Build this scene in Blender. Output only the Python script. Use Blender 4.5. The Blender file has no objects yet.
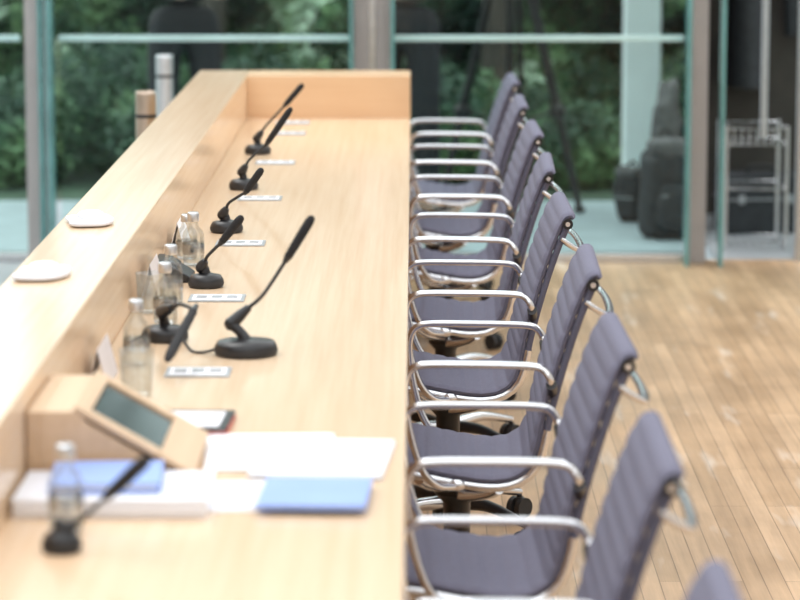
import bpy, math, random
from mathutils import Vector, Matrix, noise as mnoise
random.seed(7)
scene = bpy.context.scene
try:
    scene.view_settings.view_transform = 'Standard'
    scene.view_settings.look = 'None'
except Exception: pass

# ------------------------------------------------------------ materials
def new_mat(name):
    m = bpy.data.materials.new(name); m.use_nodes = True
    nt = m.node_tree; b = nt.nodes['Principled BSDF']
    return m, nt, b
def ramp(nt, fac, stops):
    r = nt.nodes.new('ShaderNodeValToRGB')
    el = r.color_ramp.elements
    el[0].position = stops[0][0]; el[0].color = (*stops[0][1], 1)
    el[1].position = stops[-1][0]; el[1].color = (*stops[-1][1], 1)
    for p, c in stops[1:-1]:
        e = el.new(p); e.color = (*c, 1)
    nt.links.new(fac, r.inputs[0]); return r.outputs[0]
def coords(nt, scale=(1,1,1), kind='Object', rot=(0,0,0)):
    tc = nt.nodes.new('ShaderNodeTexCoord'); mp = nt.nodes.new('ShaderNodeMapping')
    mp.inputs['Scale'].default_value = scale; mp.inputs['Rotation'].default_value = rot
    nt.links.new(tc.outputs[kind], mp.inputs['Vector']); return mp.outputs[0]
def noise(nt, vec, scale, detail=4, rough=.5):
    n = nt.nodes.new('ShaderNodeTexNoise'); n.inputs['Scale'].default_value = scale
    n.inputs['Detail'].default_value = detail; n.inputs['Roughness'].default_value = rough
    nt.links.new(vec, n.inputs['Vector']); return n.outputs['Fac']
def simple(name, col, rough=.5, metal=0, var=.12, nscale=30, bump=0, **kw):
    m, nt, b = new_mat(name)
    f = noise(nt, coords(nt), nscale)
    c0 = tuple(max(0, c*(1-var)) for c in col); c1 = tuple(min(1, c*(1+var)) for c in col)
    nt.links.new(ramp(nt, f, [(.3, c0), (.7, c1)]), b.inputs['Base Color'])
    b.inputs['Roughness'].default_value = rough; b.inputs['Metallic'].default_value = metal
    for k, v in kw.items(): b.inputs[k.replace('_', ' ')].default_value = v
    if bump:
        bp = nt.nodes.new('ShaderNodeBump'); bp.inputs['Strength'].default_value = bump
        bp.inputs['Distance'].default_value = .002
        nt.links.new(f, bp.inputs['Height']); nt.links.new(bp.outputs[0], b.inputs['Normal'])
    return m
def wood(name, c0, c1, rough, axis_scale=(60, 1.2, 60)):
    m, nt, b = new_mat(name)
    f = noise(nt, coords(nt, axis_scale), 1.0, 6, .6)
    f2 = noise(nt, coords(nt, (5, .5, 5)), 1.0, 2)
    mx = nt.nodes.new('ShaderNodeMath'); mx.operation = 'MULTIPLY_ADD'
    nt.links.new(f, mx.inputs[0]); mx.inputs[1].default_value = .6
    m2 = nt.nodes.new('ShaderNodeMath'); m2.operation = 'MULTIPLY'; m2.inputs[1].default_value = .4
    nt.links.new(f2, m2.inputs[0]); nt.links.new(m2.outputs[0], mx.inputs[2])
    nt.links.new(ramp(nt, mx.outputs[0], [(.3, c0), (.7, c1)]), b.inputs['Base Color'])
    b.inputs['Roughness'].default_value = rough
    return m
M = {}
M['desk'] = wood('maple_veneer', (.74,.525,.34), (.85,.66,.47), .18)
M['desk_end'] = wood('maple_veneer_cross', (.70,.44,.25), (.80,.56,.35), .3, (1.2, 60, 60))
M['boxwood'] = wood('pale_ply', (.58,.39,.23), (.72,.52,.34), .4)
M['fabric'] = simple('chair_fabric', (.150,.148,.208), .85, 0, .12, 260, .4)
M['fabric_dark'] = simple('chair_fabric_seam', (.10,.098,.140), .9, 0, .1, 260)
M['chrome'] = simple('polished_aluminium', (.74,.75,.78), .24, 1, .03, 20)
M['steel'] = simple('brushed_steel', (.62,.63,.65), .32, 1, .08, 60)
M['black'] = simple('black_plastic', (.012,.012,.014), .35, 0, .2, 60)
M['blackmatte'] = simple('black_foam', (.014,.014,.016), .85, 0, .3, 300, .4)
M['rubber'] = simple('black_nylon', (.02,.02,.022), .6, 0, .2, 40)
M['grey'] = simple('grey_plate', (.42,.44,.46), .35, .3, .08, 40)
M['greyd'] = simple('grey_insert', (.34,.35,.37), .4, 0, .08, 40)
M['white'] = simple('white_paper', (.86,.87,.91), .7, 0, .02, 12)
M['paper2'] = simple('offwhite_paper', (.78,.79,.84), .7, 0, .03, 12)
M['blue'] = simple('blue_folder', (.27,.40,.80), .5, 0, .05, 10)
M['red'] = simple('red_cover', (.55,.07,.06), .5, 0, .1, 20)
M['screen'] = simple('tablet_screen', (.03,.04,.045), .12, 0, .2, 4)
M['pink'] = simple('ledge_card', (.75,.70,.70), .5, 0, .05, 10)
M['plaster'] = simple('plaster', (.66,.65,.63), .8, 0, .04, 4)
M['dark'] = simple('dark_panel', (.05,.04,.034), .6, 0, .3, 5)
M['mullion'] = simple('pinkish_mullion', (.48,.44,.435), .45, .1, .06, 8)
M['glassedge'] = simple('glass_edge', (.13,.31,.31), .2, 0, .2, 6)
M['rail'] = simple('transom_glass', (.50,.72,.72), .25, 0, .08, 6)
M['coltwhite'] = simple('white_column', (.88,.94,.96), .6, 0, .04, 4)
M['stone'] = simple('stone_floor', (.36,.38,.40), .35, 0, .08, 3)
M['paving'] = simple('paving', (.36,.42,.45), .5, 0, .12, 5)
M['grass'] = simple('groundcover', (.055,.095,.06), .9, 0, .4, 3)
M['trouser'] = simple('dark_trousers', (.016,.016,.02), .85, 0, .2, 60)
M['jacket'] = simple('dark_jacket', (.03,.028,.032), .8, 0, .2, 60)
M['jacket2'] = simple('brown_jacket', (.16,.125,.115), .8, 0, .2, 60)
M['skin'] = simple('skin', (.52,.32,.24), .5, 0, .06, 20)
M['hair'] = simple('hair', (.05,.03,.02), .7, 0, .3, 90)
M['bag'] = simple('bag_nylon', (.024,.026,.031), .7, 0, .3, 30)
M['bag2'] = simple('bag_grey', (.10,.095,.10), .7, 0, .3, 30)
M['bronze'] = simple('bronze_tube', (.50,.40,.32), .28, 1, .08, 20)
M['bark'] = simple('bark', (.07,.06,.05), .9, 0, .3, 12)
def glassmat(name, tint, gl=.08, rough=.02, fr=.6):
    m = bpy.data.materials.new(name); m.use_nodes = True; nt = m.node_tree
    nt.nodes.remove(nt.nodes['Principled BSDF']); out = nt.nodes['Material Output']
    t = nt.nodes.new('ShaderNodeBsdfTransparent'); g = nt.nodes.new('ShaderNodeBsdfGlossy')
    f = noise(nt, coords(nt), 2)
    c1 = tuple(min(1, c*1.03) for c in tint); c0 = tuple(c*.97 for c in tint)
    nt.links.new(ramp(nt, f, [(.3, c0), (.7, c1)]), t.inputs[0])
    g.inputs['Roughness'].default_value = rough
    lw = nt.nodes.new('ShaderNodeLayerWeight'); lw.inputs[0].default_value = .35
    mm = nt.nodes.new('ShaderNodeMath'); mm.operation = 'MULTIPLY_ADD'
    mm.inputs[1].default_value = fr; mm.inputs[2].default_value = gl
    nt.links.new(lw.outputs['Fresnel'], mm.inputs[0])
    mix = nt.nodes.new('ShaderNodeMixShader')
    nt.links.new(mm.outputs[0], mix.inputs[0]); nt.links.new(t.outputs[0], mix.inputs[1]); nt.links.new(g.outputs[0], mix.inputs[2])
    nt.links.new(mix.outputs[0], out.inputs[0]); return m
M['pane'] = glassmat('window_glass', (.80,.96,.93), .01, .02, .22)
M['bottle'] = glassmat('bottle_glass', (.94,.96,.96), .06, .05, .35)
M['water'] = glassmat('water', (.93,.95,.96), .03, .02, .3)
M['acryl'] = glassmat('frosted_acrylic', (.90,.92,.94), .25, .2)

def floor_mat():
    m, nt, b = new_mat('oak_strip_floor')
    tc = nt.nodes.new('ShaderNodeTexCoord'); mp = nt.nodes.new('ShaderNodeMapping')
    mp.inputs['Rotation'].default_value = (0, 0, math.pi/2)
    nt.links.new(tc.outputs['Object'], mp.inputs[0])
    br = nt.nodes.new('ShaderNodeTexBrick')
    br.inputs['Scale'].default_value = 1; br.inputs['Brick Width'].default_value = 1.3
    br.inputs['Row Height'].default_value = .050; br.inputs['Mortar Size'].default_value = .0016
    br.inputs['Color1'].default_value = (.49,.325,.19,1); br.inputs['Color2'].default_value = (.63,.435,.27,1)
    br.inputs['Mortar'].default_value = (.27,.17,.10,1); br.offset = .37; br.offset_frequency = 3
    br.inputs['Mortar Smooth'].default_value = .4
    nt.links.new(mp.outputs[0], br.inputs[0])
    f = noise(nt, coords(nt, (40, 1.5, 1)), 1, 5, .65)
    g = ramp(nt, f, [(.25, (.78,.76,.74)), (.75, (1.16,1.16,1.16))])
    mx = nt.nodes.new('ShaderNodeMixRGB'); mx.blend_type = 'MULTIPLY'; mx.inputs[0].default_value = 1
    nt.links.new(br.outputs['Color'], mx.inputs[1]); nt.links.new(g, mx.inputs[2])
    fb = noise(nt, coords(nt, (2.2, 1.0, 1)), 1, 4, .65)
    gb = ramp(nt, fb, [(.3, (.74,.72,.70)), (.7, (1.14,1.13,1.12))])
    mxb = nt.nodes.new('ShaderNodeMixRGB'); mxb.blend_type = 'MULTIPLY'; mxb.inputs[0].default_value = 1
    nt.links.new(mx.outputs[0], mxb.inputs[1]); nt.links.new(gb, mxb.inputs[2])
    s = noise(nt, coords(nt, (9, 1.5, 1)), 1, 3, .55)
    sm = ramp(nt, s, [(.60, (0,0,0)), (.72, (.55,.55,.55))])
    mx2 = nt.nodes.new('ShaderNodeMixRGB'); mx2.inputs[2].default_value = (.76,.68,.60,1)
    nt.links.new(sm, mx2.inputs[0]); nt.links.new(mxb.outputs[0], mx2.inputs[1])
    nt.links.new(mx2.outputs[0], b.inputs['Base Color'])
    r = ramp(nt, noise(nt, coords(nt), 3), [(.3, (.28,)*3), (.7, (.44,)*3)])
    nt.links.new(r, b.inputs['Roughness'])
    return m
M['floor'] = floor_mat()
def leaf_mat(name, stops, sc=1.1):
    m, nt, b = new_mat(name)
    f = noise(nt, coords(nt), sc, 2, .5)
    nt.links.new(ramp(nt, f, stops), b.inputs['Base Color'])
    b.inputs['Roughness'].default_value = .6
    return m
M['leaf'] = leaf_mat('leaves', [(.36,(.018,.055,.036)), (.5,(.055,.125,.065)), (.62,(.17,.29,.13))], 1.9)
M['leaf_skylit'] = leaf_mat('leaves_skylit', [(.34,(.28,.44,.24)), (.62,(.70,.86,.68))], 2.0)  # sky light on the foliage, painted in as a paler leaf colour
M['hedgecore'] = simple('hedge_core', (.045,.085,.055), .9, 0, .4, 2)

# ------------------------------------------------------------ mesh builder
class B:
    def __init__(s): s.v=[]; s.f=[]; s.m=[]; s.s=[]; s.mats=[]
    def mi(s, k):
        if k not in s.mats: s.mats.append(k)
        return s.mats.index(k)
    def add(s, vs, fs, k, smooth=False):
        o=len(s.v); i=s.mi(k)
        s.v += [tuple(p) for p in vs]
        for f in fs: s.f.append(tuple(a+o for a in f)); s.m.append(i); s.s.append(smooth)
    def box(s, a, b, k, rz=0, rx=0, ry=0, piv=None):
        x0,y0,z0=a; x1,y1,z1=b
        vs=[Vector(p) for p in [(x0,y0,z0),(x1,y0,z0),(x1,y1,z0),(x0,y1,z0),(x0,y0,z1),(x1,y0,z1),(x1,y1,z1),(x0,y1,z1)]]
        if rz or rx or ry:
            c = Vector(piv) if piv else Vector(((x0+x1)/2,(y0+y1)/2,(z0+z1)/2))
            R = Matrix.Rotation(rz,3,'Z')@Matrix.Rotation(ry,3,'Y')@Matrix.Rotation(rx,3,'X')
            vs=[R@(p-c)+c for p in vs]
        s.add(vs, [(0,3,2,1),(4,5,6,7),(0,1,5,4),(1,2,6,5),(2,3,7,6),(3,0,4,7)], k)
    def prism_y(s, poly, y0, y1, k):   # poly of (x,z)
        n=len(poly)
        vs=[(x,y0,z) for x,z in poly]+[(x,y1,z) for x,z in poly]
        s.add(vs, [tuple(range(n-1,-1,-1)), tuple(range(n,2*n))]+[(i,(i+1)%n,(i+1)%n+n,i+n) for i in range(n)], k)
    def tube(s, pts, r, k, n=12, flat=1.0, closed=False, smooth_pts=0):
        pts=[Vector(p) for p in pts]
        if not isinstance(r,(list,tuple)): r=[r]*len(pts)
        if smooth_pts: pts, r = catmull(pts, list(r), smooth_pts)
        N=len(pts); vs=[]; fs=[]
        T=[]
        for i in range(N):
            a=pts[max(0,i-1)]; b=pts[min(N-1,i+1)]
            if closed: a=pts[(i-1)%N]; b=pts[(i+1)%N]
            t=(b-a); t = t.normalized() if t.length>1e-9 else Vector((0,0,1)); T.append(t)
        up = Vector((0,0,1)) if abs(T[0].z)<.9 else Vector((1,0,0))
        u = T[0].cross(up).normalized()
        for i in range(N):
            u=(u-T[i]*u.dot(T[i])).normalized(); w=T[i].cross(u)
            for j in range(n):
                a=2*math.pi*j/n
                vs.append(pts[i]+u*(math.cos(a)*r[i])+w*(math.sin(a)*r[i]*flat))
        L = N if closed else N-1
        for i in range(L):
            for j in range(n):
                i2=(i+1)%N
                fs.append((i*n+j, i*n+(j+1)%n, i2*n+(j+1)%n, i2*n+j))
        s.add(vs, fs, k, True)
        if not closed:
            s.add(vs[:n], [tuple(range(n-1,-1,-1))], k); s.add(vs[-n:], [tuple(range(n))], k)
    def lathe(s, prof, c, k, n=28):  # prof (r,z)
        vs=[]; fs=[]
        for r,z in prof:
            for j in range(n):
                a=2*math.pi*j/n; vs.append((c[0]+r*math.cos(a), c[1]+r*math.sin(a), c[2]+z))
        for i in range(len(prof)-1):
            for j in range(n): fs.append((i*n+j, i*n+(j+1)%n, (i+1)*n+(j+1)%n, (i+1)*n+j))
        s.add(vs, fs, k, True)
    def ell(s, c, r, k, n=16, m=10, e=1.0, wob=0):
        # e<1: squarer (superellipsoid); wob: soft cloth-like irregularity
        f=lambda q: math.copysign(abs(q)**e, q)
        vs=[];fs=[]
        for i in range(m+1):
            t=math.pi*i/m
            for j in range(n):
                a=2*math.pi*j/n
                p=Vector((r[0]*f(math.sin(t))*f(math.cos(a)), r[1]*f(math.sin(t))*f(math.sin(a)), -r[2]*f(math.cos(t))))
                if wob: p*= 1+wob*mnoise.noise(Vector((p.x*12+c[0]*7,p.y*12,p.z*12+c[2]*5)))
                vs.append(p+Vector(c))
        for i in range(m):
            for j in range(n): fs.append((i*n+j, i*n+(j+1)%n, (i+1)*n+(j+1)%n, (i+1)*n+j))
        s.add(vs,fs,k,True)
    def make(s, name, loc=(0,0,0), rz=0, bevel=0, parent=None):
        me=bpy.data.meshes.new(name); me.from_pydata(s.v,[],s.f)
        for k in s.mats: me.materials.append(M[k])
        me.polygons.foreach_set('material_index', s.m); me.polygons.foreach_set('use_smooth', s.s)
        me.update()
        ob=bpy.data.objects.new(name, me); scene.collection.objects.link(ob)
        ob.location=loc; ob.rotation_euler=(0,0,rz)
        if bevel:
            md=ob.modifiers.new('bevel','BEVEL'); md.width=bevel; md.segments=2; md.limit_method='ANGLE'; md.angle_limit=math.radians(50)
        if parent: ob.parent=parent
        return ob
def catmull(P, R, k):
    out=[]; ro=[]; n=len(P)
    for i in range(n-1):
        p0=P[max(0,i-1)]; p1=P[i]; p2=P[i+1]; p3=P[min(n-1,i+2)]
        for j in range(k):
            t=j/k
            out.append(.5*((2*p1)+(p2-p0)*t+(2*p0-5*p1+4*p2-p3)*t*t+(3*p1-p0-3*p2+p3)*t**3))
            ro.append(R[i]*(1-t)+R[i+1]*t)
    out.append(P[-1]); ro.append(R[-1]); return out, ro
def dup(ob, name, loc, rz=0):
    o=bpy.data.objects.new(name, ob.data); scene.collection.objects.link(o); o.location=loc; o.rotation_euler=(0,0,rz)
    return o

# ------------------------------------------------------------ room shell
WY = 12.48
b=B(); b.box((-.79,-2,-.12),(5,WY+.06,0),'floor'); b.make('floor')
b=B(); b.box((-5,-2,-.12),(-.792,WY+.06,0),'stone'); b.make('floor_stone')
b=B(); b.box((-14,WY+.065,-.2),(14,14.75,-.015),'paving'); b.box((-14,14.75,-.2),(14,26,-.03),'grass'); b.make('ground')
b=B(); b.box((-5.15,-2,0),(-5,WY,4.2),'plaster'); b.make('wall_left')
b=B(); b.box((5,-2,0),(5.15,WY,4.2),'plaster'); b.make('wall_right')
b=B(); b.box((-5,-2.15,0),(5,-2,4.2),'plaster'); b.make('wall_rear')
b=B()
for i in range(6): b.box((-5.1+i*2.0,-2,4.2),(-4.98+i*2.0,WY+.1,4.45),'plaster')
for i in range(6): b.box((-5.1,-2.0+i*2.9,4.22),(5.1,-1.9+i*2.9,4.42),'plaster')
b.make('ceiling')
def pane(n, x0, x1, z0=.03, z1=4.2, y=WY):
    b=B(); b.add([(x0,y,z0),(x1,y,z0),(x1,y,z1),(x0,y,z1)],[(0,1,2,3)],'pane')
    b.make('window_%d'%n)
pane(1,-1.46,-.245); pane(2,-.075,1.135); pane(3,-3.2,-1.57); pane(4,-4.98,-3.26)
b=B()
for x0,x1,k in [(-1.60,-1.545,'mullion'),(-.235,-.085,'mullion'),(1.165,1.232,'mullion'),(-3.26,-3.2,'mullion'),(2.9,3.0,'mullion')]:
    b.box((x0,WY-.05,0),(x1,WY+.05,4.2),k)
b.box((-.175,WY-.056,0),(-.145,WY-.05,4.2),'steel')
b.make('trim_1', bevel=.003)
b=B()
for x in (-1.485,-1.525,1.145,1.285,-.245,-.075):
    b.box((x-.008,WY-.16,0.0),(x+.008,WY-.055,4.2),'glassedge')
b.box((-1.515,WY-.12,0.0),(-1.495,WY-.055,4.2),'rail')
b.make('trim_2')
b=B()
for x0,x1 in [(-1.46,-.25),(-.07,1.13),(-3.2,-1.62)]:
    b.box((x0,WY-.045,.925),(x1,WY-.01,.95),'rail'); b.box((x0,WY-.045,2.6),(x1,WY-.01,2.65),'rail')
b.make('trim_3', bevel=.003)
b=B(); b.box((-4.9,WY-.03,0),(1.14,WY+.05,.035),'steel'); b.make('trim_4', bevel=.003)
b=B(); b.box((1.32,14.1,0),(5,14.2,3.2),'dark'); b.box((1.30,13.6,0),(1.34,14.1,3.2),'dark'); b.make('wall_back')
b=B(); b.box((1.3,WY+.07,-.012),(5,14.1,.0),'stone'); b.make('floor_entrance')
b=B(); b.box((1.68,WY+.02,.02),(2.88,WY+.035,2.6),'pane')
b.tube([(1.625,WY,0.0),(1.625,WY,2.6)],.018,'steel'); b.tube([(1.50,WY+.25,.50),(1.50,WY+.25,2.0)],.015,'steel')
b.tube([(1.50,WY+.25,1.9),(1.56,WY+.12,1.9),(1.625,WY,1.9)],.01,'steel'); b.tube([(1.50,WY+.25,1.2),(1.56,WY+.12,1.2),(1.625,WY,1.2)],.01,'steel')
b.box((1.665,WY+.01,.02),(1.68,WY+.045,2.6),'glassedge'); b.make('door_1')

# ------------------------------------------------------------ hedge and trees
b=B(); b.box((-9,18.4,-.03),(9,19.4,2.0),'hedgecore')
for i in range(90000):
    x=random.uniform(-3.6,3.6) if i%6 else random.uniform(-9,9)
    z=random.uniform(0,2.25)
    q=mnoise.noise(Vector((x*1.3,z*1.3,3)))
    y=18.2-random.random()*.7+q*1.1
    sz=random.uniform(.02,.055)
    n=Vector((random.gauss(0,1),random.gauss(0,1)-.8,random.gauss(0,1)+.9)).normalized()
    u=n.orthogonal().normalized(); u=Matrix.Rotation(random.random()*6.28,3,n)@u; w=n.cross(u)
    c=Vector((x,y,max(z,.06)))
    k='leaf_skylit' if mnoise.noise(Vector((x*2.2,z*2.6,9)))+random.gauss(0,.06)>.24 else 'leaf'  # noise picks the clumps painted as sky-lit
    b.add([c-u*sz, c-w*sz*.45, c+u*sz, c+w*sz*.45],[(0,1,2,3)],k)
b.make('hedge')
# low shrubs nearer the paving
for i,(sx,sy,r) in enumerate([(-.75,15.9,.42),(.15,15.6,.38),(-1.6,16.2,.45),(.62,16.2,.3),(1.75,15.8,.45),(-1.25,15.5,.3),(-2.1,15.6,.35),(.85,15.5,.26)]):
    b=B(); b.tube([(0,0,0),(0,0,r*.8)],[.03,.02],'bark',8)
    for j in range(3500):
        d=Vector((random.gauss(0,1),random.gauss(0,1),random.gauss(0,1))).normalized()*r*random.uniform(.55,1)*(1+.3*random.random())
        c=Vector((d.x,d.y,max(.02,d.z*.8+r*.75))); sz=random.uniform(.015,.04)
        n=(d.normalized()+Vector((random.gauss(0,.6),random.gauss(0,.6),random.gauss(0,.6)))).normalized(); u=n.orthogonal().normalized(); u=Matrix.Rotation(random.random()*6.28,3,n)@u; w=n.cross(u)
        b.add([c-u*sz, c-w*sz*.45, c+u*sz, c+w*sz*.45],[(0,1,2,3)],'leaf')
    b.make('shrub' if i==0 else 'shrub.%03d'%i,(sx,sy,-.03))
for i,(x,y) in enumerate([(-1.15,17.0),(-.35,19.8),(.45,17.0),(2.4,19.5)]):
    t=B(); t.tube([(0,0,0),(.03,0,1.2),(-.03,.02,2.4),(.1,0,3.4)],[.09,.07,.06,.04],'bark',12,smooth_pts=4)
    for a in range(5):
        an=a*1.25; t.tube([(0,0,2.2+a*.2),(.5*math.cos(an),.5*math.sin(an),3.0+a*.1),(.9*math.cos(an),.9*math.sin(an),3.6)],[.05,.035,.015],'bark',8,smooth_pts=3)
    for j in range(2600):
        d=Vector((random.gauss(0,1),random.gauss(0,1),random.gauss(0,.8))).normalized()*random.uniform(.5,1.25)
        c=Vector((0,0,3.9))+d; sz=.07; n=Vector((random.gauss(0,1),random.gauss(0,1),random.gauss(0,1))).normalized(); u=n.orthogonal().normalized(); w=n.cross(u)
        t.add([c-u*sz,c-w*sz*.5,c+u*sz,c+w*sz*.5],[(0,1,2,3)],'leaf')
    t.make('garden_tree' if i==0 else 'garden_tree.%03d'%i, (x,y,-.03))
b=B(); b.box((1.03,14.45,-.015),(1.20,14.65,3.4),'coltwhite'); b.box((1.01,14.43,-.015),(1.22,14.67,.08),'coltwhite'); b.make('white_column', bevel=.006)

# ------------------------------------------------------------ desk
b=B(); Y0,Y1=3.1,11.0
b.box((-.60,Y0,.70),(0,Y1,.74),'desk')
b.box((-.79,Y0,0),(-.60,Y1+.26,.895),'desk')
b.box((-.60,Y1,0),(0,Y1+.26,.895),'desk_end')
for y in (3.2,5.9,8.7): b.box((-.58,y,0),(-.36,y+.04,.70),'desk_end')
b.box((-.599,Y0,.60),(-.56,Y1,.70),'desk')
desk=b.make('conference_desk', bevel=.003)

# ------------------------------------------------------------ chair
def build_chair():
    b=B()
    prof=[(-.085,.385),(-.088,.41),(-.070,.432),(-.03,.437),(.03,.428),(.10,.414),(.17,.405),(.220,.412),(.252,.437),(.268,.48),(.280,.54),(.297,.61),(.320,.69),(.345,.765),(.365,.815),(.378,.838),(.392,.845),(.400,.838)]
    P=[Vector((x,0,z)) for x,z in prof]
    pts,_=catmull(P,[1]*len(P),12)
    L=[0]
    for i in range(1,len(pts)): L.append(L[-1]+(pts[i]-pts[i-1]).length)
    tot=L[-1]; N=170; S=[]
    j=0
    for i in range(N+1):
        t=tot*i/N
        while j<len(L)-2 and L[j+1]<t: j+=1
        f=(t-L[j])/max(1e-9,L[j+1]-L[j]); S.append(pts[j].lerp(pts[j+1],min(1,max(0,f))))
    nr=22; W=.228
    ys=[-W,-W+.006,-W+.02,-W*.5,0,W*.5,W-.02,W-.006,W]; th=[0.2,.75,1,1,1,1,1,.75,.2]
    top=[];bot=[]
    for i,p in enumerate(S):
        a=S[max(0,i-1)]; c=S[min(N,i+1)]; t=(c-a).normalized(); n=Vector((-t.z,0,t.x))
        h=.0065+.0045*abs(math.sin(math.pi*nr*i/N))**.5
        for y,q in zip(ys,th):
            top.append(p+n*h*q+Vector((0,y,0))); bot.append(p-n*h*q+Vector((0,y,0)))
    m=len(ys); fs=[]
    for i in range(N):
        for k in range(m-1): fs.append((i*m+k,i*m+k+1,(i+1)*m+k+1,(i+1)*m+k))
    b.add(top,[f[::-1] for f in fs],'fabric',True); b.add(bot,fs,'fabric',True)
    o=len(top)
    allv=top+bot
    fs2=[]
    for i in range(N):
        fs2.append((i*m,(i+1)*m,(i+1)*m+o,i*m+o)); fs2.append((i*m+m-1,i*m+m-1+o,(i+1)*m+m-1+o,(i+1)*m+m-1))
    fs2.append(tuple(range(m))+tuple(range(o+m-1,o-1,-1)))
    fs2.append(tuple(N*m+q for q in range(m))+tuple(N*m+o+q for q in range(m-1,-1,-1)))
    b.add(allv,fs2,'fabric_dark',False)
    for sy in (-1,1):
        rp=[]
        for i in range(4,N-2,4):
            a=S[i-1]; c=S[i+1]; t=(c-a).normalized(); n=Vector((-t.z,0,t.x))
            rp.append(S[i]-n*.016+Vector((0,sy*.222,0)))
        k=int(len(rp)*.58)
        b.tube(rp[:k+1],.0105,'chrome',8); b.tube(rp[k:],.008,'fabric_dark',8)
        e=Vector((.385,sy*.230,.826))
        b.tube([e-Vector((0,sy*.006,0)),e+Vector((0,sy*.006,0))],.013,'black',16)
        b.tube([e+Vector((0,sy*.006,0)),e+Vector((0,sy*.0075,0))],.006,'chrome',12)
        y1=sy*.232; y2=sy*.268
        arm=[(.10,y1*.97,.392),(.06,y2*.97,.40),(.025,y2,.44),(.000,y2,.52),(-.010,y2,.60),(-.004,y2,.640),(.014,y2,.657),(.045,y2,.662),(.12,y2,.662),(.20,y2,.661),(.262,y2,.658),(.284,y2,.648),(.296,y2,.628),(.300,y1,.605)]
        b.tube(arm,.0098,'chrome',12,flat=.8,smooth_pts=5)
        b.tube([(.298,y2*.99,.620),(.302,y1*.94,.594)],.012,'black',12)
        b.ell((.10,y1*.97,.395),(.02,.014,.014),'chrome')
    b.tube([(.368,-.226,.79),(.392,-.218,.772),(.418,-.18,.755),(.428,-.08,.750),(.428,.08,.750),(.418,.18,.755),(.392,.218,.772),(.368,.226,.79)],.010,'chrome',10,flat=.7,smooth_pts=4)
    for x,z in ((.02,.395),(.19,.375)):
        b.tube([(x,-.222,z+.01),(x+(.10-x)*.3,-.13,z-.02),(.10,0,z-.045),(x+(.10-x)*.3,.13,z-.02),(x,.222,z+.01)],[.011,.013,.018,.013,.011],'chrome',10,smooth_pts=5)
    b.lathe([(0.001,.35),(.045,.35),(.05,.33),(.03,.31),(.028,.20),(.02,.20),(.02,.10),(.035,.10),(.04,.05),(.001,.05)],(.10,0,0),'black',20)
    b.lathe([(.0505,.33),(.0305,.308),(.0285,.2),(.0205,.195)],(.10,0,0),'black',20)
    for a in range(4):
        an=math.radians(90*a+45); dx,dy=math.cos(an),math.sin(an)
        b.tube([(.10+.02*dx,.02*dy,.085),(.10+.14*dx,.14*dy,.095),(.10+.27*dx,.27*dy,.068)],[.026,.018,.012],'black' if a%2 else 'chrome',10,flat=.8,smooth_pts=4)
        cx,cy=.10+.27*dx,.27*dy
        b.tube([(cx,cy,.07),(cx,cy,.045)],.007,'black',8)
        for q in (-1,1):
            b.tube([(cx-dy*.006*q,cy+dx*.006*q,.028),(cx-dy*.022*q,cy+dx*.022*q,.028)],.027,'rubber',16)
        b.box((cx-.012,cy-.012,.03),(cx+.012,cy+.012,.055),'black')
    return b
cb=build_chair()
ch=cb.make('office_chair',(.004,3.47,0))
yaws=[0,.02,-.015,.01,-.02,.015,0,.01]
for k in range(8):
    dup(ch,'office_chair.%03d'%(k+1),(.004+0.004*((k*7)%3-1),4.47+k*1.0,0),yaws[k])

# ------------------------------------------------------------ microphones
T=.7403
def mic(name, bx, by, pts, disc=.058, cable=None):
    b=B(); 
    b.lathe([(0.0005,0),(disc,0),(disc+.002,.006),(disc+.002,.018),(disc-.004,.027),(disc*.45,.031),(.012,.033),(.0005,.033)],(0,0,0),'black',36)
    b.lathe([(disc+.0022,.004),(disc+.0035,.010),(disc+.0022,.016)],(0,0,0),'rubber',36)
    P=[Vector((p[0]-bx, p[1]-by, p[2]-T)) for p in pts]
    j=P[0]; s=P[1]; e=P[2]; tip=P[3]
    b.tube([(0,0,.028),(j.x*.4,j.y*.4,.045),tuple(j)],[.012,.010,.011],'black',12,smooth_pts=4)
    mid=j.lerp(s,.55)
    b.tube([j,j.lerp(mid,.5),mid],[.0135,.012,.0075],'black',14); b.ell(j,(.014,.012,.014),'black')
    b.tube([mid,s,e],[.0042,.0038,.0038],'rubber',10,smooth_pts=6)
    d=(tip-e)
    b.tube([e-d*.08,e,e+d*.06],[.005,.007,.009],'black',14)
    b.tube([e+d*.06,e+d*.2,e+d*.5,e+d*.85,e+d*.96,tip],[.0082,.0092,.0098,.0098,.0075,.003],'blackmatte',16)
    if cable:
        b.tube([Vector((p[0]-bx,p[1]-by,p[2]-T)) for p in cable],.003,'rubber',8,smooth_pts=6)
    return b.make(name,(bx,by,T))
mic('gooseneck_microphone',-.32,5.87,[(-.350,5.88,.80),(-.285,5.90,.858),(-.24,5.92,.925),(-.188,5.93,1.010)],.060,
    [(-.37,5.87,.755),(-.40,5.87,.745),(-.43,5.89,.744),(-.455,5.93,.765),(-.475,5.97,.755)])
mic('gooseneck_microphone.001',-.462,6.78,[(-.472,6.78,.785),(-.455,6.77,.815),(-.425,6.76,.845),(-.375,6.74,.908)],.038)
mic('gooseneck_microphone.002',-.475,7.75,[(-.485,7.75,.785),(-.465,7.74,.82),(-.423,7.72,.848),(-.378,7.70,.912)],.040)
mic('gooseneck_microphone.003',-.485,8.72,[(-.490,8.72,.79),(-.465,8.71,.83),(-.415,8.70,.876),(-.342,8.69,.982)],.040)
mic('gooseneck_microphone.004',-.495,9.72,[(-.498,9.72,.79),(-.465,9.71,.835),(-.405,9.70,.90),(-.345,9.69,.970)],.040)
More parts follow.
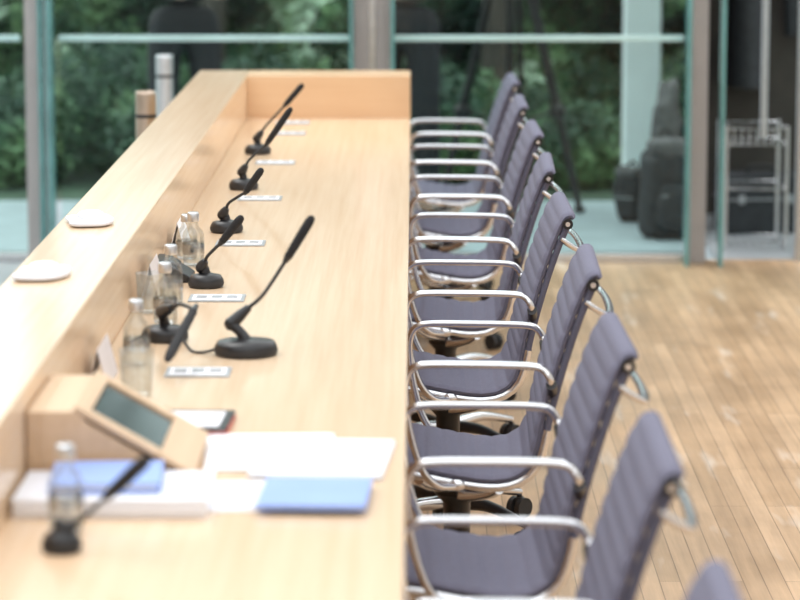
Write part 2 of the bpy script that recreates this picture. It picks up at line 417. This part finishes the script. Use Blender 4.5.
mic('gooseneck_microphone.005',-.495,6.04,[(-.50,6.03,.80),(-.455,5.94,.83),(-.42,5.84,.835),(-.450,5.54,.785)],.045,
    [(-.54,6.04,.75),(-.565,5.99,.744),(-.57,5.95,.744)])
mic('gooseneck_microphone.006',-.492,4.20,[(-.494,4.20,.765),(-.455,4.20,.795),(-.425,4.20,.822),(-.365,4.19,.880)],.026)
b=B(); b.prism_y([(-.055,0),(.03,0),(.03,.012),(-.035,.052),(-.055,.052)],-.06,.06,'black'); b.box((-.03,-.04,.03),(-.0,.04,.045),'screen',ry=.55); b.make('desk_telephone',(-.53,6.90,T),bevel=.003)

# ------------------------------------------------------------ socket plates
def plate(name,y,x=-.44):
    b=B(); b.box((-.062,-.05,0),(.062,.05,.003),'grey'); b.box((-.054,-.037,.003),(.054,.037,.0042),'white')
    for i in range(3): b.box((-.046+i*.034,-.018,.0042),(-.022+i*.034,.018,.0055),'greyd' if i!=1 else 'grey')
    b.make(name,(x,y,T),bevel=.0008)
for i,y in enumerate([5.66,6.60,7.52,8.48,9.44,10.40,10.8]):
    plate('socket_plate' if i==0 else 'socket_plate.%03d'%i, y, -.425 if i else -.40)

# ------------------------------------------------------------ bottles and glasses
def bottle(name,x,y,h=.125):
    b=B(); k=h/.125
    b.lathe([(.001,.002),(.024,.002),(.026,.008),(.026,.070*k),(.022,.082*k),(.013,.092*k),(.0115,.105*k),(.0115,.108*k)],(0,0,0),'bottle',24)
    b.lathe([(.001,.0025),(.0235,.0025),(.0245,.008),(.0245,.055*k),(.001,.055*k)],(0,0,0),'water',20)
    b.lathe([(.0262,.028*k),(.0265,.029*k),(.0265,.050*k),(.0262,.051*k)],(0,0,0),'acryl',24)
    b.lathe([(.0135,.104*k),(.014,.106*k),(.014,.122*k),(.012,.125*k),(.001,.125*k)],(0,0,0),'steel',20)
    b.make(name,(x,y,T))
for i,(x,y) in enumerate([(-.515,7.12),(-.522,6.54),(-.512,6.26),(-.525,5.74),(-.50,4.33),(-.54,7.24)]):
    bottle('water_bottle' if i==0 else 'water_bottle.%03d'%i,x,y,.13 if i<5 else .11)
def tumbler(name,x,y):
    b=B(); b.lathe([(.001,.002),(.026,.002),(.028,.006),(.032,.085),(.0335,.087),(.031,.086),(.026,.010),(.001,.009)],(0,0,0),'bottle',24); b.make(name,(x,y,T))
for i,(x,y) in enumerate([(-.555,6.40),(-.495,5.42)]):
    tumbler('drinking_glass' if i==0 else 'drinking_glass.%03d'%i,x,y)

# ------------------------------------------------------------ cards
def tent(name,x,y,z,w,h,d,k='white',rz=0):
    b=B(); t=.0015
    b.prism_y([(-d,0),(-d+t,0),(0,h-t*1.5),(d-t,0),(d,0),(0,h)],-w/2,w/2,k); b.make(name,(x,y,z),rz)
tent('name_card',-.575,5.58,T,.19,.075,.020,'pink'); tent('name_card.001',-.575,6.70,T,.19,.075,.020,'pink'); tent('name_card.002',-.575,7.48,T,.19,.07,.020,'white')
def slip(name,x,y,rz):
    b=B()
    b.ell((0,0,.008),(.052,.08,.008),'paper2',24,8,.6,.35); b.ell((.0,-.01,.018),(.03,.05,.012),'white',16,8,.8,.8)
    b.make(name,(x,y,.8953),rz)
slip('tissue_pack',-.722,6.70,.15); slip('tissue_pack.001',-.728,5.87,-.1)

# ------------------------------------------------------------ wooden tablet lectern
b=B()
b.prism_y([(0,0),(.262,0),(.262,.014),(.245,.014),(.245,.02),(.0,.02)],0,.33,'boxwood')
b.prism_y([(0,.02),(.02,.02),(.02,.12),(0,.12)],0,.33,'boxwood')
b.prism_y([(.02,.105),(.095,.105),(.075,.12),(.02,.12)],0,.33,'boxwood')
for y in (0,.312): b.prism_y([(.02,.02),(.232,.02),(.088,.106),(.02,.106)],y,y+.018,'boxwood')
def slope(u0,u1,y0,y1,h0,h1,k):
    A=Vector((.262,0,.014)); Bv=Vector((.078,0,.12)); d=(Bv-A); L=d.length; d/=L; n=Vector((-d.z,0,d.x)); n = n if n.z>0 else -n
    def p(u,y,h): q=A+d*u*L+n*h; return (q.x,y,q.z)
    vs=[p(u0,y0,h0),p(u1,y0,h0),p(u1,y1,h0),p(u0,y1,h0),p(u0,y0,h1),p(u1,y0,h1),p(u1,y1,h1),p(u0,y1,h1)]
    b.add(vs,[(0,1,2,3),(7,6,5,4),(4,5,1,0),(5,6,2,1),(6,7,3,2),(7,4,0,3)],k)
slope(0,.30,0,.33,-.002,.008,'boxwood'); slope(.90,1.02,0,.33,-.002,.008,'boxwood')
slope(.30,.90,0,.035,-.002,.008,'boxwood'); slope(.30,.90,.295,.33,-.002,.008,'boxwood')
slope(.30,.90,.035,.295,-.004,.003,'screen')
b.make('tablet_lectern',(-.598,4.64,T),bevel=.002)

# papers, folders
b=B(); b.box((-.145,-.105,0),(.145,.105,.026),'white'); b.box((-.147,-.107,.026),(.147,.107,.029),'paper2'); b.box((-.14,-.108,.006),(.14,-.1055,.02),'paper2'); b.make('document_box',(-.445,4.515,T),bevel=.002)
b=B(); b.box((-.085,-.085,0),(.085,.085,.006),'blue'); b.box((-.08,-.08,.006),(.08,.08,.014),'white'); b.box((-.085,-.085,.014),(.085,.085,.017),'blue'); b.make('blue_notepad',(-.46,4.53,T+.029),.05,bevel=.001)
def sheets(name,x,y,rz,n=3,w=.105,h=.1485,k='white'):
    b=B()
    for i in range(n):
        dx,dy,r=random.uniform(-.006,.006),random.uniform(-.006,.006),random.uniform(-.03,.03)
        b.box((-w+dx,-h+dy,i*.0012),(w+dx,h+dy,i*.0012+.0008),k if i%2==0 else 'paper2',rz=r)
    return b.make(name,(x,y,T+.0002),rz)
sheets('paper_sheets',-.225,4.90,.04); sheets('paper_sheets.001',-.135,4.84,-.06,6); 
sheets('paper_sheets.002',-.225,4.57,.12,2,.09,.1)
b=B(); b.box((-.083,-.10,0),(.083,.10,.004),'blue'); b.box((-.081,-.098,.004),(.081,.098,.0065),'white'); b.box((-.083,-.10,.0065),(.083,.10,.0085),'blue'); b.make('blue_folder',(-.139,4.53,T+.0085),-.04,bevel=.0006)
b=B(); b.box((-.07,-.085,0),(.07,.085,.006),'red'); b.box((-.066,-.08,.006),(.066,.08,.010),'white'); b.box((-.07,-.085,.010),(.07,.085,.013),'black'); b.box((-.055,-.068,.013),(.055,.068,.0136),'paper2'); b.make('notebook',(-.375,5.13,T),-.04,bevel=.001)

# ------------------------------------------------------------ bollards
def bollard(name,x,y,h,k):
    b=B(); b.lathe([(.001,0),(.075,0),(.075,.008),(.04,.012),(.036,.02),(.036,h-.01),(.034,h),(.030,h),(.030,h-.01),(.001,h-.01)],(0,0,0),k,28)
    b.lathe([(.0365,h-.09),(.0375,h-.088),(.0375,h-.08),(.0365,h-.078)],(0,0,0),'black',28)
    b.make(name,(x,y,0))
bollard('steel_bollard',-.985,12.0,.90,'steel'); bollard('steel_bollard.001',-.905,10.25,.90,'bronze')

# ------------------------------------------------------------ tripod with camera outside
b=B(); top=Vector((0,0,1.30))
for a in (190,-10,80,-100):
    if a==-100: continue
    an=math.radians(a); f=Vector((.34*math.cos(an)*1.0,.34*math.sin(an),.02)); s=top+Vector((.05*math.cos(an),.05*math.sin(an),-.05))
    m=s.lerp(f,.62); side=Vector((-math.sin(an)*.6+math.cos(an)*.4,math.cos(an),0)).normalized()*.030
    for q in (-1,1): b.tube([s+side*q,m+side*q*.8],.014,'black',8)
    b.tube([m-(f-s)*.06,f],[.019,.016],'black',8); b.ell(m,(.042,.042,.04),'black'); b.ell(f,(.03,.03,.018),'rubber')
    b.tube([m,Vector((0,0,.42))],.008,'black',6)
b.tube([(0,0,.40),(0,0,1.35)],.022,'black'); b.lathe([(.001,1.27),(.06,1.27),(.06,1.31),(.04,1.36),(.001,1.36)],(0,0,0),'black')
b.box((-.04,-.12,1.36),(.04,.16,1.39),'black'); b.box((-.06,-.12,1.39),(.06,.18,1.55),'black'); b.tube([(0,-.12,1.47),(0,-.28,1.47)],[.05,.055],'black',20)
b.tube([(0,.10,1.55),(0,.05,1.61),(0,-.08,1.61),(0,-.10,1.55)],.01,'black',8); b.tube([(.03,.14,1.37),(.12,.45,1.22)],.01,'black',8)
b.make('camera_tripod',(.47,14.3,-.015))

# ------------------------------------------------------------ bags
def backpack(name,x,y,sc,rz,k='bag'):
    b=B()
    b.ell((0,0,.25*sc),(.14*sc,.10*sc,.25*sc),k,28,20,.55,.22); b.ell((0,-.10*sc,.16*sc),(.10*sc,.05*sc,.12*sc),k,20,12,.5,.2)
    b.ell((0,-.02*sc,.46*sc),(.12*sc,.09*sc,.05*sc),'bag2',20,10,.6,.2)
    b.tube([(-.04*sc,.04,.49*sc),(-.02*sc,.05,.54*sc),(.02*sc,.05,.54*sc),(.04*sc,.04,.49*sc)],.007,'rubber',8,smooth_pts=4)
    for q in (-1,1): b.tube([(.07*q*sc,.08*sc,.44*sc),(.08*q*sc,.13*sc,.28*sc),(.07*q*sc,.09*sc,.06*sc)],.014,'rubber',8,flat=.5,smooth_pts=4)
    b.tube([(-.09*sc,-.145*sc,.23*sc),(.09*sc,-.145*sc,.23*sc)],.003,'greyd',6)
    b.make(name,(x,y,-.013),rz)
backpack('backpack',1.15,13.35,.88,.3); backpack('backpack.001',1.02,13.95,.5,-.4)
b=B(); b.ell((0,0,.42),(.07,.07,.24),'bag2',20,14,.8,.5); b.ell((.02,-.02,.12),(.11,.10,.13),'bag',20,14,.8,.4); b.make('jacket_on_bag',(1.17,13.65,-.012))
b=B(); b.box((-.19,-.12,.0),(.19,.12,.26),'bag'); b.box((-.192,-.122,.15),(.192,.122,.158),'greyd'); b.tube([(-.06,-.0,.26),(-.05,0,.29),(.05,0,.29),(.06,0,.26)],.008,'rubber',8,smooth_pts=3)
for q in (-1,1): b.box((q*.11-.015,-.127,.135),(q*.11+.015,-.12,.175),'greyd')
b.make('equipment_case',(1.58,13.5,0.001),.1,bevel=.012)
b=B()
b.tube([(0,0,1.62),(0,0,1.55),(0,0,1.40),(0,0,1.0),(0,0,.62)],[.05,.14,.19,.20,.23],'bag',18,flat=.45,smooth_pts=4)
for q in (-1,1): b.tube([(.14*q,0,1.5),(.21*q,0,1.2),(.22*q,-.01,.85)],[.06,.055,.045],'bag',10,smooth_pts=4)
b.tube([(0,.09,1.62),(0,.0,1.66),(0,0,1.6)],.008,'steel',8); b.make('hanging_coat',(1.56,14.0,0))
b=B(); w,d=.13,.16
for x in (-w,w):
    for y in (-d,d):
        b.tube([(x,y,.0),(x,y,.54)],.008,'steel',8)
for z in (.03,.27,.46,.53):
    b.tube([(-w,-d,z),(w,-d,z),(w,d,z),(-w,d,z)],.006,'chrome',8,closed=True)
for z in (.03,.27,.46):
    for i in range(1,8): b.tube([(-w+2*w*i/8,-d,z),(-w+2*w*i/8,d,z)],.0035,'chrome',6)
for i in range(1,8): b.tube([(-w+2*w*i/8,-d,.46),(-w+2*w*i/8,-d,.53)],.003,'chrome',6)
b.make('wire_trolley',(1.48,12.95,0))

# ------------------------------------------------------------ camera operators outside
def skinmesh(name, verts, edges, radii, mat, parent):
    me=bpy.data.meshes.new(name); me.from_pydata(verts,edges,[]); me.materials.append(M[mat])
    ob=bpy.data.objects.new(name,me); scene.collection.objects.link(ob); ob.parent=parent
    sk=ob.modifiers.new('skin','SKIN'); sk.use_smooth_shade=True
    for i,r in enumerate(radii): me.skin_vertices[0].data[i].radius=(r if isinstance(r,tuple) else (r,r))
    me.skin_vertices[0].data[0].use_root=True
    ss=ob.modifiers.new('sub','SUBSURF'); ss.levels=2; ss.render_levels=2
    return ob
def person(name,x,y,rz,jk,tilt=0):
    e=bpy.data.objects.new(name,None); scene.collection.objects.link(e); e.location=(x,y,-.015); e.rotation_euler=(0,0,rz)
    skinmesh('trousers',[(0,0,.95),(0,0,1.03),(-.09,0,.88),(-.11,-.01,.50),(-.12,.02,.10),(.09,0,.88),(.11,-.01,.50),(.12,.02,.10)],
        [(0,1),(0,2),(2,3),(3,4),(0,5),(5,6),(6,7)],[(.15,.11),(.15,.11),.095,.068,.055,.095,.068,.055],'trouser',e)
    skinmesh('jacket',[(0,0,1.0),(0,0,1.18),(0,-.01,1.36),(0,0,1.46),(-.17,0,1.42),(-.24,.02,1.18),(-.15,-.2,1.10),(.17,0,1.42),(.24,.02,1.18),(.15,-.2,1.10)],
        [(0,1),(1,2),(2,3),(2,4),(4,5),(5,6),(2,7),(7,8),(8,9)],[(.165,.115),(.16,.115),(.17,.12),(.06,.06),.065,.052,.042,.065,.052,.042],jk,e)
    h=B()
    h.tube([(0,0,1.44),(0,-.005,1.56)],[.055,.05],'skin',14)
    h.ell((0,-.01,1.64),(.075,.095,.115),'skin',20,16); h.ell((0,-.025,1.585),(.05,.065,.05),'skin')
    h.tube([(0,-.10,1.655),(0,-.125,1.622),(0,-.10,1.615)],[.008,.014,.010],'skin',8,smooth_pts=3)
    for q in (-1,1):
        h.ell((.030*q,-.094,1.648),(.012,.008,.007),'white',10,6); h.ell((.030*q,-.1015,1.648),(.005,.003,.005),'black',8,6); h.ell((.077*q,.0,1.635),(.010,.018,.030),'skin',10,8)
    h.ell((0,-.098,1.588),(.022,.007,.006),'red',10,6)
    h.ell((0,.015,1.675),(.083,.095,.10),'hair',20,14)
    for q in (-1,1):
        c=Vector((.14*q,-.24,1.085)); dr=Vector((-.55*q,-.8,0)).normalized(); sd=Vector((-dr.y,dr.x,0))
        h.tube([(.15*q,-.19,1.10),c-dr*.02,c+dr*.05],[.026,.03,.033],'skin',12,flat=.5,smooth_pts=3)
        for i,l in enumerate((.065,.075,.07,.055)):
            p=c+dr*.045+sd*(i-1.5)*.017
            h.tube([p,p+dr*l*.5+Vector((0,0,-.006)),p+dr*l*.85+Vector((0,0,-.025))],[.0088,.008,.0065],'skin',8,smooth_pts=3)
        tq=c-sd*.028*(-q)
        h.tube([c,tq+dr*.03,tq+dr*.06+Vector((0,0,-.01))],[.011,.010,.008],'skin',8,smooth_pts=3)
        h.tube([(.12*q,.06,.045),(.12*q,-.02,.055),(.125*q,-.13,.035),(.127*q,-.19,.03)],[.04,.046,.042,.026],'black',12,flat=.85,smooth_pts=4)
        h.box((.12*q-.04,-.2,0),(.12*q+.045,.09,.018),'rubber')
    h.make('head_hands_shoes',parent=e)
    c=B(); c.box((-.07,-.33,1.06),(.07,-.26,1.15),'black'); c.tube([(0,-.33,1.105),(0,-.42,1.105)],.035,'black',18); c.make('handheld_camera',parent=e,bevel=.006)
    return e
person('photographer',-1.05,13.9,.3,'jacket'); person('photographer.001',-.03,13.9,-.4,'jacket2')

# ------------------------------------------------------------ light
w=bpy.data.worlds.new('World'); scene.world=w; w.use_nodes=True; nt=w.node_tree
bg=nt.nodes['Background']
tc=nt.nodes.new('ShaderNodeTexCoord'); sp=nt.nodes.new('ShaderNodeSeparateXYZ'); nt.links.new(tc.outputs['Generated'],sp.inputs[0])
rp=ramp(nt, sp.outputs['Z'], [(0,(.85,.90,.95)),(.5,(1,1,1)),(1,(.95,.98,1))])
nt.links.new(rp,bg.inputs[0]); bg.inputs[1].default_value=2.2
s=bpy.data.lights.new('sun','SUN'); s.energy=1.2; s.angle=math.radians(30); s.color=(1,.98,.95)
so=bpy.data.objects.new('sun',s); scene.collection.objects.link(so); so.rotation_euler=(math.radians(-20),math.radians(-22),0)

# ------------------------------------------------------------ camera
cd=bpy.data.cameras.new('camera'); cam=bpy.data.objects.new('camera',cd); scene.collection.objects.link(cam)
cd.sensor_width=36; cd.lens=135; cd.clip_end=200
cam.location=(.013,0,1.75); cam.rotation_euler=(math.radians(90-8.72),0,math.radians(.267))
cd.dof.use_dof=True; cd.dof.focus_distance=7.3; cd.dof.aperture_fstop=3.5
scene.camera=cam
